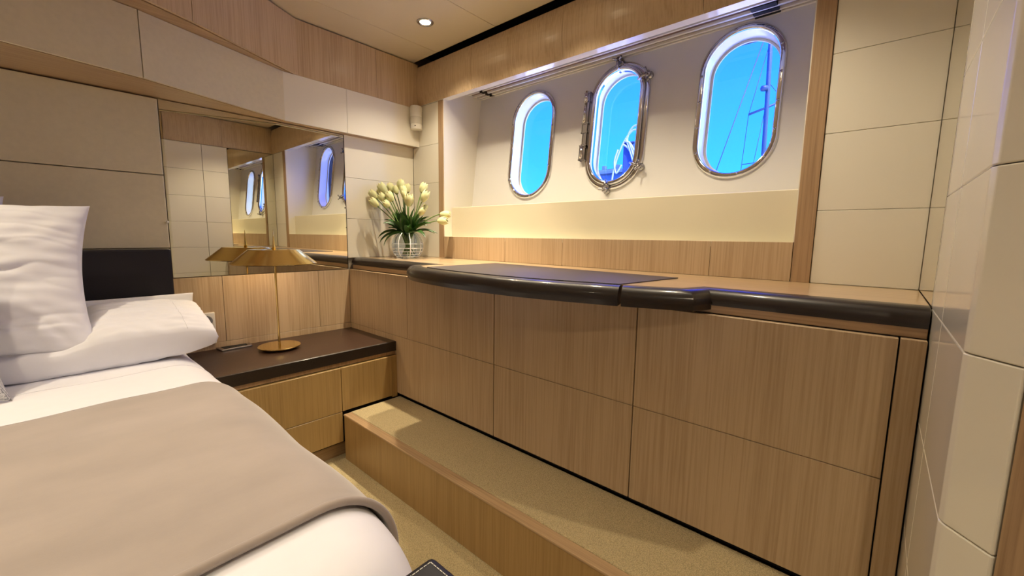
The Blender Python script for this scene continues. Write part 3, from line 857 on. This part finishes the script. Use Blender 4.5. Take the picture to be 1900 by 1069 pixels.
lo_ = bpy.data.objects.new('lamp_light', l_); C.objects.link(lo_); lo_.location = (0, 0, 0.445); lo_.parent = t

# ================================================================== SMALL THINGS AT THE BED HEAD
t = thing('charging_pad', 'small flat silver-framed plate with a black centre, left of the lamp foot', 'charging pad', (0.05, -0.60, 0.517))
bm = prism(B(), [(0.010, -0.668), (0.020, -0.528), (0.070, -0.534), (0.080, -0.660)], 0.5175, 0.526, 0.003, 2); obj('frame', bm, STEELD, t)
bm = prism(B(), [(0.020, -0.650), (0.028, -0.548), (0.058, -0.551), (0.064, -0.645)], 0.5262, 0.5272, 0.0003); obj('pad', bm, BLACK, t)
t = thing('wall_socket', 'white double wall socket half hidden by the end of the flat pillow', 'socket', (0.0, -0.69, 0.56))
bm = B(); box(bm, 0.0005, 0.012, -0.735, -0.660, 0.545, 0.693, 0.005, 3); obj('plate', bm, PLASTIC, t)
My = Matrix.Rotation(PI / 2, 4, 'Y')
for zc in (0.655, 0.585):
    bm = B(); lathe(bm, [(0.026, 0.0), (0.026, 0.003), (0.021, 0.003), (0.019, 0.0005), (0, 0.0005)], (0.0122, -0.697, zc), 28, My); obj('outlet', bm, GREYP, t)
bm = B(); lathe(bm, [(0, 0.012), (0.004, 0.011), (0.0055, 0.007), (0.004, 0.001), (0.0025, 0.0), (0.0025, -0.004)], (0.0105, -0.803, 1.098), 16, Matrix.Rotation(PI / 2, 4, 'Y'))
tag(obj('wall_knob', bm, PLASTIC, None, True), 'tiny round white knob at the edge of the leather wall panel left of the mirror', 'knob')  # small round knob on the panel edge

# motion detector in the upper corner
t = thing('motion_detector', 'white motion detector in the upper corner left of the window recess', 'motion detector', (0.095, 0.41, 1.69))
ang = math.atan2(-1, 1)
def det(z0, z1, r, nseg=20, bev=0.0):
    pts = []
    cx, cy = 0.096, 0.409
    for k in range(nseg + 1):
        a = R(-45 - 90) + R(180) * k / nseg
        pts.append((cx + r * math.cos(a) * 1.0, cy + r * math.sin(a)))
    d = Vector((math.cos(R(135)), math.sin(R(135)))) * 0.028
    pts.append((pts[-1][0] + d.x, pts[-1][1] + d.y)); p0 = pts[0]; pts.append((p0[0] + d.x, p0[1] + d.y))
    return prism(B(), pts, z0, z1, bev, 1)
obj('housing', det(1.693, 1.828, 0.034, bev=0.002), PLASTIC, t)
obj('lens', det(1.722, 1.765, 0.0352), PLASTICD, t)
bm = B(); c3 = Vector((0.096 + 0.0345 * math.cos(R(-45)), 0.409 + 0.0345 * math.sin(R(-45)), 1.709))
lathe(bm, [(0, 0.001), (0.0035, 0.001), (0.0035, -0.001)], c3, 12, Vector((1, -1, 0)).to_track_quat('Z', 'Y').to_matrix().to_4x4()); obj('sensor_window', bm, BLACK, t)

# ================================================================== DOWNLIGHTS
DL_E = 24.0
def downlight(x, y, label, first=None):
    if first is None:
        t = thing('ceiling_spotlight', label, 'ceiling light', (x, y, ZC), 'recessed ceiling spotlights')
        bm = B(); lathe(bm, [(0.026, 0.004), (0.029, -0.0035), (0.037, -0.0045), (0.041, -0.001), (0.041, 0.0)], (x, y, ZC), 40)
        lathe(bm, [(0.026, 0.004), (0.0255, -0.002), (0.028, -0.0035)], (x, y, ZC), 40)
        obj('ring', bm, STEELD, t, False)
        bm = B(); lathe(bm, [(0, -0.0015), (0.018, -0.0018), (0.026, -0.0005)], (x, y, ZC), 32); obj('bulb_lens', bm, LAMPGLOW, t, False)
    else:
        t = first.copy(); C.objects.link(t); t.location = (x, y, ZC); t['label'] = label
        for ch in list(first.children):
            if ch.type != 'MESH': continue
            c_ = ch.copy(); C.objects.link(c_); c_.parent = t
    return t
def spot(x, y, en, size=R(125), blend=0.7, rad=0.016, tgt=None):
    l_ = bpy.data.lights.new('spot_beam', 'SPOT'); l_.energy = en; l_.spot_size = size; l_.spot_blend = blend; l_.shadow_soft_size = rad; l_.color = (1.0, 0.84, 0.60)
    o = bpy.data.objects.new('spot_beam', l_); C.objects.link(o); o.location = (x, y, ZC - 0.03)
    if tgt: o.rotation_euler = (Vector(tgt) - o.location).to_track_quat('-Z', 'Y').to_euler()
    return o
f0 = downlight(0.513, 0.172, 'small round ceiling spotlight, glowing, near the corner of the room')
spot(0.513, 0.172, DL_E * 0.9, R(120))
spot(0.513, 0.172, DL_E * 2.6, R(58), 0.9)
others = [(0.885, 0.172, 0.8, 115), (1.27, 0.172, 0.8, 115), (1.85, 0.00, 1.0, 120), (0.66, -1.62, 1.75, 105), (1.55, -1.75, 1.55, 115), (0.9, -2.5, 1.5, 110), (2.55, -1.5, 1.6, 120)]  # all unseen; bed middle, far side and jamb ones are added as warm fill
for k, (x, y, en, an) in enumerate(others):
    downlight(x, y, ['ceiling spotlight above the left half of the worktop, just outside the picture', 'ceiling spotlight above the leftmost porthole, outside the picture', 'ceiling spotlight above the right end of the worktop, outside the picture',
        'ceiling spotlight above the bed pillows, outside the picture', 'added ceiling spotlight above the middle of the bed, outside the picture', 'added ceiling spotlight above the far side of the bed, outside the picture', 'added ceiling spotlight beside the oak jamb behind the footboard, outside the picture'][k], f0)
    spot(x, y, DL_E * en, R(an))
    if k == 0: spot(x, y, DL_E * 2.6, R(58), 0.9)

# ================================================================== VASE AND TULIPS
VX, VY, VZ = 0.225, 0.245, ZD + 0.0005
t = thing('glass_vase', 'round clear glass vase with white grid lines, holding the tulips', 'vase', (VX, VY, VZ))
def vprof(z):      # radius at height 0..0.15
    q = (z - 0.072) / 0.085
    return max(0.045, 0.088 * math.sqrt(max(0.0, 1 - q * q * 0.92)))
zsq = [0.0015 + 0.143 * k / 20 for k in range(21)]
bm = B(); prof = [(0, 0.0005)] + [(vprof(z) * (0.96 if k == 0 else 1), z) for k, z in enumerate(zsq)]
prof += [(vprof(z) - 0.0035, z) for z in zsq[::-1][:-1]] + [(0, 0.006)]
lathe(bm, prof, (VX, VY, VZ), 48); obj('bowl', bm, VASEG, t, True)
bm = B()
for k in range(8):
    a = 2 * PI * k / 8 + 0.35
    tube(bm, [(VX + (vprof(z) + 0.0006) * math.cos(a), VY + (vprof(z) + 0.0006) * math.sin(a), VZ + z) for z in zsq], 0.0024, 6)
obj('meridian_lines', bm, ETCH, t, True)
bm = B()
for z in (0.013, 0.024, 0.040, 0.059, 0.084):
    r_ = vprof(z) + 0.0004
    tube(bm, [(VX + r_ * math.cos(2 * PI * k / 40), VY + r_ * math.sin(2 * PI * k / 40), VZ + z) for k in range(41)], 0.0013, 5, cap=False)
obj('ring_lines', bm, ETCH, t, True)

CAMP = Vector((2.28151, -1.16381, 1.05813)); FPX = 769.58
def at(px, py, P0=(VX, VY, 1.1), off=0.0):
    d = cf + cr * ((px - 950) / FPX) - cu * ((py - 534.5) / FPX)
    k = (Vector(P0) - CAMP).dot(cf) + off
    return CAMP + d * k
heads = [  # px, py, size, tilt toward camera, depth offset, label
 (687, 361, 1.0, 0.05, 'white tulip reaching furthest left, upper of the leftmost two'),
 (696, 375, 1.0, -0.05, 'white tulip reaching far left, lower of the leftmost two'),
 (703, 357, 0.75, 0.06, 'small white tulip bud between the leftmost pair and the big bloom'),
 (712, 349, 1.2, 0.02, 'tall white tulip bloom at the top left of the bunch'),
 (711, 366, 1.0, -0.03, 'white tulip just below the big top-left bloom'),
 (718, 378, 0.75, -0.06, 'small low white tulip on the left of the bunch, nearest the leaves'),
 (726, 348, 1.0, 0.06, 'white tulip at the back, right of the big top-left bloom'),
 (735, 352, 0.85, 0.03, 'narrow closed white tulip left of the topmost bloom'),
 (725, 364, 1.0, -0.04, 'yellowish opened tulip in the left centre of the bunch'),
 (745, 343, 1.1, 0.05, 'topmost white tulip of the bunch'),
 (756, 349, 0.9, 0.07, 'white tulip at the back right of the topmost bloom'),
 (749, 354, 1.0, 0.0, 'white tulip just under the topmost bloom'),
 (750, 361, 0.8, -0.04, 'white tulip hanging in front below the topmost bloom'),
 (759, 371, 1.15, -0.05, 'big creamy tulip in the centre front of the bunch'),
 (785, 348, 1.0, 0.03, 'white tulip standing highest on the right side'),
 (787, 363, 1.15, -0.03, 'large white tulip second from the top on the right side'),
 (787, 385, 0.7, 0.02, 'small white tulip low on the right, the one behind'),
 (782, 392, 0.8, -0.04, 'small white tulip low on the right, the one in front'),
 (824, 395, 1.0, 0.0, 'white tulip leaning far right, upper of the rightmost pair'),
 (819, 407, 1.0, -0.03, 'white tulip leaning far right, lower of the rightmost pair'),
]
def bloom_bm(c, ax, size, seed):
    bm = B(); H = 0.063 * size; Rm = 0.0200 * size
    X = Vector(ax).normalized(); a = Vector((0, 0, 1)) if abs(X.z) < 0.9 else Vector((1, 0, 0)); U = X.cross(a).normalized(); V = X.cross(U)
    rnd = random.Random(seed)
    for ring in range(2):
        for k in range(3):
            a0 = 2 * PI * k / 3 + ring * PI / 3 + rnd.random() * 0.25; op = 0.85 + 0.25 * rnd.random()
            def fn(u, v, a0=a0, ring=ring, op=op):
                w_ = max(0.0, math.sin(PI * min(1, 0.12 + v * 0.88))) ** 0.6 * (1.05 if v < 0.85 else 1.05 * max(0.0, 1 - (v - 0.85) / 0.15) ** 0.6 + 0.02)
                th = a0 + (u - 0.5) * 2.25 * w_
                r_ = Rm * (0.20 + 0.95 * math.sin(PI * (0.08 + 0.80 * v * 0.95)) ** 0.75) * (1.0 if ring == 0 else 0.90) * op
                r_ *= 1 - 0.10 * (2 * abs(u - 0.5)) ** 2
                h = H * v * (1 - 0.06 * (2 * abs(u - 0.5)) ** 2)
                return c + X * h + (U * math.cos(th) + V * math.sin(th)) * r_
            grid(bm, fn, 8, 10)
    return bm
def bez(p0, p1, p2, p3, n=14):
    o_ = []
    for i in range(n + 1):
        u = i / n; o_.append(p0 * (1 - u) ** 3 + p1 * 3 * u * (1 - u) ** 2 + p2 * 3 * u * u * (1 - u) + p3 * u ** 3)
    return o_
def leaf_bm(base, d, L, wd, droop, roll, seed):
    """leaf from base in direction d (unit), drooping."""
    pts = []; p = base.copy(); v = d.normalized()
    n = 14
    for i in range(n + 1):
        pts.append(p.copy()); v = (v + Vector((0, 0, -droop / n * (0.3 + 1.4 * i / n)))).normalized(); p = p + v * (L / n)
    bm = B()
    def fn(u, t_):
        i = min(n, int(round(t_ * n))); q = pts[i]; tg = (pts[min(i + 1, n)] - pts[max(i - 1, 0)]).normalized()
        sd = tg.cross(Vector((0, 0, 1)));
        if sd.length < 1e-3: sd = Vector((1, 0, 0))
        sd.normalize(); sd = Matrix.Rotation(roll, 3, tg) @ sd; nn = tg.cross(sd)
        wv = wd * max(0.0, math.sin(PI * min(1.0, 0.10 + 0.9 * t_))) ** 0.8 * (1 - t_ * 0.25)
        x = (u - 0.5) * 2
        r_ = q + sd * x * wv / 2 - nn * (0.28 * wv * abs(x)) + nn * 0.002 * N3(t_ * 7, x * 2, seed)
        if r_.x < 0.012: r_.x = 0.012
        if r_.y > 0.44: r_.y = 0.44
        return r_
    grid(bm, fn, 6, n); return bm
neck = Vector((VX, VY, VZ + 0.142))
GR = 'white tulips in the glass vase'
for k, (px, py, sz, off, lab) in enumerate(heads):
    hd = at(px, py + 3 * sz, off=off)
    hd.x = max(hd.x, 0.045); hd.y = min(hd.y, 0.415)
    rnd = random.Random(k * 13 + 5)
    dirh = Vector((hd.x - VX, hd.y - VY, 0)); dl = dirh.length
    dn = dirh.normalized() if dl > 1e-4 else Vector((1, 0, 0))
    nk = neck + dn * min(0.032, dl * 0.25) + Vector((rnd.uniform(-.006, .006), rnd.uniform(-.006, .006), 0))
    foot = Vector((VX, VY, VZ + 0.012)) - dn * rnd.uniform(0.008, 0.035) + Vector((rnd.uniform(-.012, .012), rnd.uniform(-.012, .012), rnd.uniform(0, 0.012)))
    rise = hd.z - nk.z
    c1 = nk + (nk - foot) * 0.35 + Vector((0, 0, rise * 0.10)); ax = (Vector((dn.x * dl, dn.y * dl, 0)) * 1.1 + Vector((0, 0, max(0.03, rise)))).normalized()
    if k >= 18: ax = (dn * 1.0 + Vector((0, 0, -0.02))).normalized()
    if k in (0, 1): ax = Vector((dn.x, dn.y, 1.0)).normalized()
    c2 = hd - ax * max(0.03, rise * 0.4)
    hb = hd - ax * 0.022 * sz
    stem = [foot] + bez(nk, c1, c2, hb)
    t = thing('tulip', lab, 'flower', tuple(foot), GR)
    bm = B(); tube(bm, stem, [0.0030] * len(stem), 7); obj('stem', bm, STEMG, t, True)
    obj('flower_head', bloom_bm(hb, ax, sz, k), PETAL, t, True)
    # leaves
    for q in range(3):
        a = math.atan2(dn.y, dn.x) + rnd.uniform(-1.4, 1.4); el = rnd.uniform(0.55, 1.5) if q == 0 else rnd.uniform(1.6, 4.0)
        d = Vector((math.cos(a), math.sin(a), el))
        L = rnd.uniform(0.09, 0.14)
        obj('leaf', leaf_bm(nk + Vector((0, 0, rnd.uniform(-0.008, 0.02))), d, L, rnd.uniform(0.032, 0.048), rnd.uniform(0.3, 1.3) if q == 0 else rnd.uniform(0.0, 0.5), rnd.uniform(-0.9, 0.9), k + q * 0.5), GREEN, t, True)
# wide drooping leaves on chosen stems
tul = [o for o in C.objects if o.type == 'EMPTY' and o.name.startswith('tulip')]
extra = [(0, (-0.75, -0.66, 0.30), 0.165, 1.3), (1, (-0.55, -0.83, 0.12), 0.16, 1.5), (5, (-0.3, -0.95, 0.1), 0.15, 2.0), (13, (0.55, -0.35, 0.5), 0.15, 1.2),
         (16, (0.8, 0.5, 0.35), 0.15, 0.9), (17, (0.75, 0.1, 0.25), 0.14, 1.3), (18, (0.70, 0.60, 0.30), 0.16, 0.8), (3, (-0.5, -0.4, 0.7), 0.15, 0.8), (9, (0.1, 0.2, 1.0), 0.16, 0.3)]
for k, d, L, dr in extra:
    obj('leaf', leaf_bm(neck + Vector((d[0] * 0.02, d[1] * 0.02, 0.0)), Vector(d), L, 0.042, dr, 0.2, k + 9), GREEN, tul[k], True)

# ================================================================== OUTSIDE
t = obj('harbour_water', box(B(), -90, 60, 2.5, 200, -1.5, -1.4), WATER); t['kind'] = 'stuff'; t['label'] = 'harbour water outside the boat'; t['category'] = 'water'
t = struct('floor_bounce_slab', box(B(), -14, 16, 2.35, 14, -0.6, -0.4), mat('pale_bounce_concrete', (0.72, 0.72, 0.72, 1), 0.9))  # unseen pale slab added to bounce sunlight up through the portholes
# piling with coiled rope
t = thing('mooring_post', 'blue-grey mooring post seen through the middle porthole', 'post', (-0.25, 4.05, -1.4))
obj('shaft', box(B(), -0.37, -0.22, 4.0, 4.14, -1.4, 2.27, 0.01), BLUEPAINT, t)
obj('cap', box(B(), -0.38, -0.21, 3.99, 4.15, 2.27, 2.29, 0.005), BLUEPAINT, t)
bm = B(); rnd = random.Random(3)
pts = []
def hang(pl_, r_=0.012):
    P = [Vector(p) for p in pl_]; o_ = []
    for i in range(len(P) - 1):
        p0 = P[max(i - 1, 0)]; p1 = P[i]; p2 = P[i + 1]; p3 = P[min(i + 2, len(P) - 1)]
        for j in range(8):
            u = j / 8; o_.append(0.5 * ((2 * p1) + (-p0 + p2) * u + (2 * p0 - 5 * p1 + 4 * p2 - p3) * u * u + (-p0 + 3 * p1 - 3 * p2 + p3) * u ** 3))
    o_.append(P[-1]); tube(bm, o_, r_, 8)
hang([(-0.50, 3.95, 1.2), (-0.49, 3.95, 1.75), (-0.44, 3.96, 2.05), (-0.34, 3.97, 2.30), (-0.22, 3.97, 2.42), (-0.10, 3.96, 2.36), (-0.09, 3.96, 2.22), (-0.20, 3.97, 2.16), (-0.30, 3.97, 2.30), (-0.25, 3.97, 2.44), (-0.16, 3.96, 2.46), (-0.08, 3.96, 2.30)])
hang([(-0.36, 3.97, 2.26), (-0.28, 3.97, 2.20), (-0.20, 3.96, 2.05), (-0.15, 3.95, 1.85), (-0.19, 3.95, 1.70), (-0.23, 3.95, 1.85), (-0.17, 3.95, 2.0), (-0.27, 3.96, 2.28)])
hang([(-0.34, 3.97, 2.30), (-0.24, 3.96, 2.24), (-0.15, 3.96, 2.02), (-0.13, 3.95, 1.70), (-0.17, 3.95, 1.50), (-0.21, 3.95, 1.72), (-0.19, 3.95, 1.98), (-0.32, 3.97, 2.33)])
hang([(-0.42, 3.96, 2.2), (-0.46, 3.95, 2.05), (-0.43, 3.95, 1.9), (-0.36, 3.96, 2.0)])
tag(obj('mooring_rope', bm, ROPEM, None, True), 'white rope coiled over the mooring post, loops hanging down', 'rope')
# harbour building
t = thing('harbour_building', 'long pale harbour building with chimneys in the bottom of the middle porthole', 'building', (-15, 28, -1.4))
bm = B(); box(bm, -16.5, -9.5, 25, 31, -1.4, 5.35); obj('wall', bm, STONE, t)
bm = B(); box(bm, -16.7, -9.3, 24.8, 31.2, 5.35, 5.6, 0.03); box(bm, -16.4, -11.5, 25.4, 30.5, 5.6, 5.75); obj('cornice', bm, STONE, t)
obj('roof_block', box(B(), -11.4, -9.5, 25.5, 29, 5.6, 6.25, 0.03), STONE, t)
for x in (-12.9, -11.9):
    obj('chimney', box(B(), x - 0.12, x + 0.12, 25.6, 25.9, 5.7, 6.05, 0.02), STONE, t)
for x in (-13.4, -12.2, -11.0):
    obj('window', box(B(), x - 0.35, x + 0.35, 24.93, 24.99, 3.6, 4.7, 0.01), BLACK, t)
# sailing boat mast with rigging
t = thing('boat_mast', 'tall mast of a sailing boat with spreaders and rigging, seen through the rightmost porthole', 'mast', (-0.3, 12, -1.4))
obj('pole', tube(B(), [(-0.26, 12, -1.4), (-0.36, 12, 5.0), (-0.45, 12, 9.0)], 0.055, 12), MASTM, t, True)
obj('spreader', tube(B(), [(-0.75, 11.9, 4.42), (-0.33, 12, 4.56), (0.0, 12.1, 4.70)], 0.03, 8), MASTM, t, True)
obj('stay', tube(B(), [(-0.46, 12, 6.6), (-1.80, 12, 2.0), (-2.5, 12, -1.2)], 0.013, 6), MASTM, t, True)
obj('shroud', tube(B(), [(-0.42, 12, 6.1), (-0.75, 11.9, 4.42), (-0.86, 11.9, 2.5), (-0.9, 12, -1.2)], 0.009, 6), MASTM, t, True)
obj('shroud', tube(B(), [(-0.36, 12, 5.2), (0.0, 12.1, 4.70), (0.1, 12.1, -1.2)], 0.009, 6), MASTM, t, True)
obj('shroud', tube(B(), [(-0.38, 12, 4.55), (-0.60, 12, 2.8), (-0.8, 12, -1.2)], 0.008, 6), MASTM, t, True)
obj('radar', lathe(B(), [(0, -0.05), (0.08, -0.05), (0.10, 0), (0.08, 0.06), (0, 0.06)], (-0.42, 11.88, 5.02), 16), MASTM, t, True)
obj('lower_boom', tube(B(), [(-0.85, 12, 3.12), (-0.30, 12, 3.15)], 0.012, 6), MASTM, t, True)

# window light portals (sampling guides only, they emit nothing themselves)
for i, c in enumerate(PORT):
    l_ = bpy.data.lights.new('sky_portal', 'AREA'); l_.shape = 'RECTANGLE'; l_.size = 2 * HW; l_.size_y = 2 * HH
    l_.cycles.is_portal = True
    o = bpy.data.objects.new('sky_portal', l_); C.objects.link(o)
    Zl = -nin; m_ = Matrix((Vector((1, 0, 0)), Vector((0, 0.1162, 0.9932)), Vector((1, 0, 0)).cross(Vector((0, 0.1162, 0.9932))))).transposed().to_4x4()
    m_.translation = HP(c[0], c[1], 0.09)
    o.matrix_world = m_
    # an area light shines along its local -Z: make it point into the room
    if (m_.to_3x3() @ Vector((0, 0, -1))).y > 0:
        o.matrix_world = m_ @ Matrix.Rotation(PI, 4, 'X')
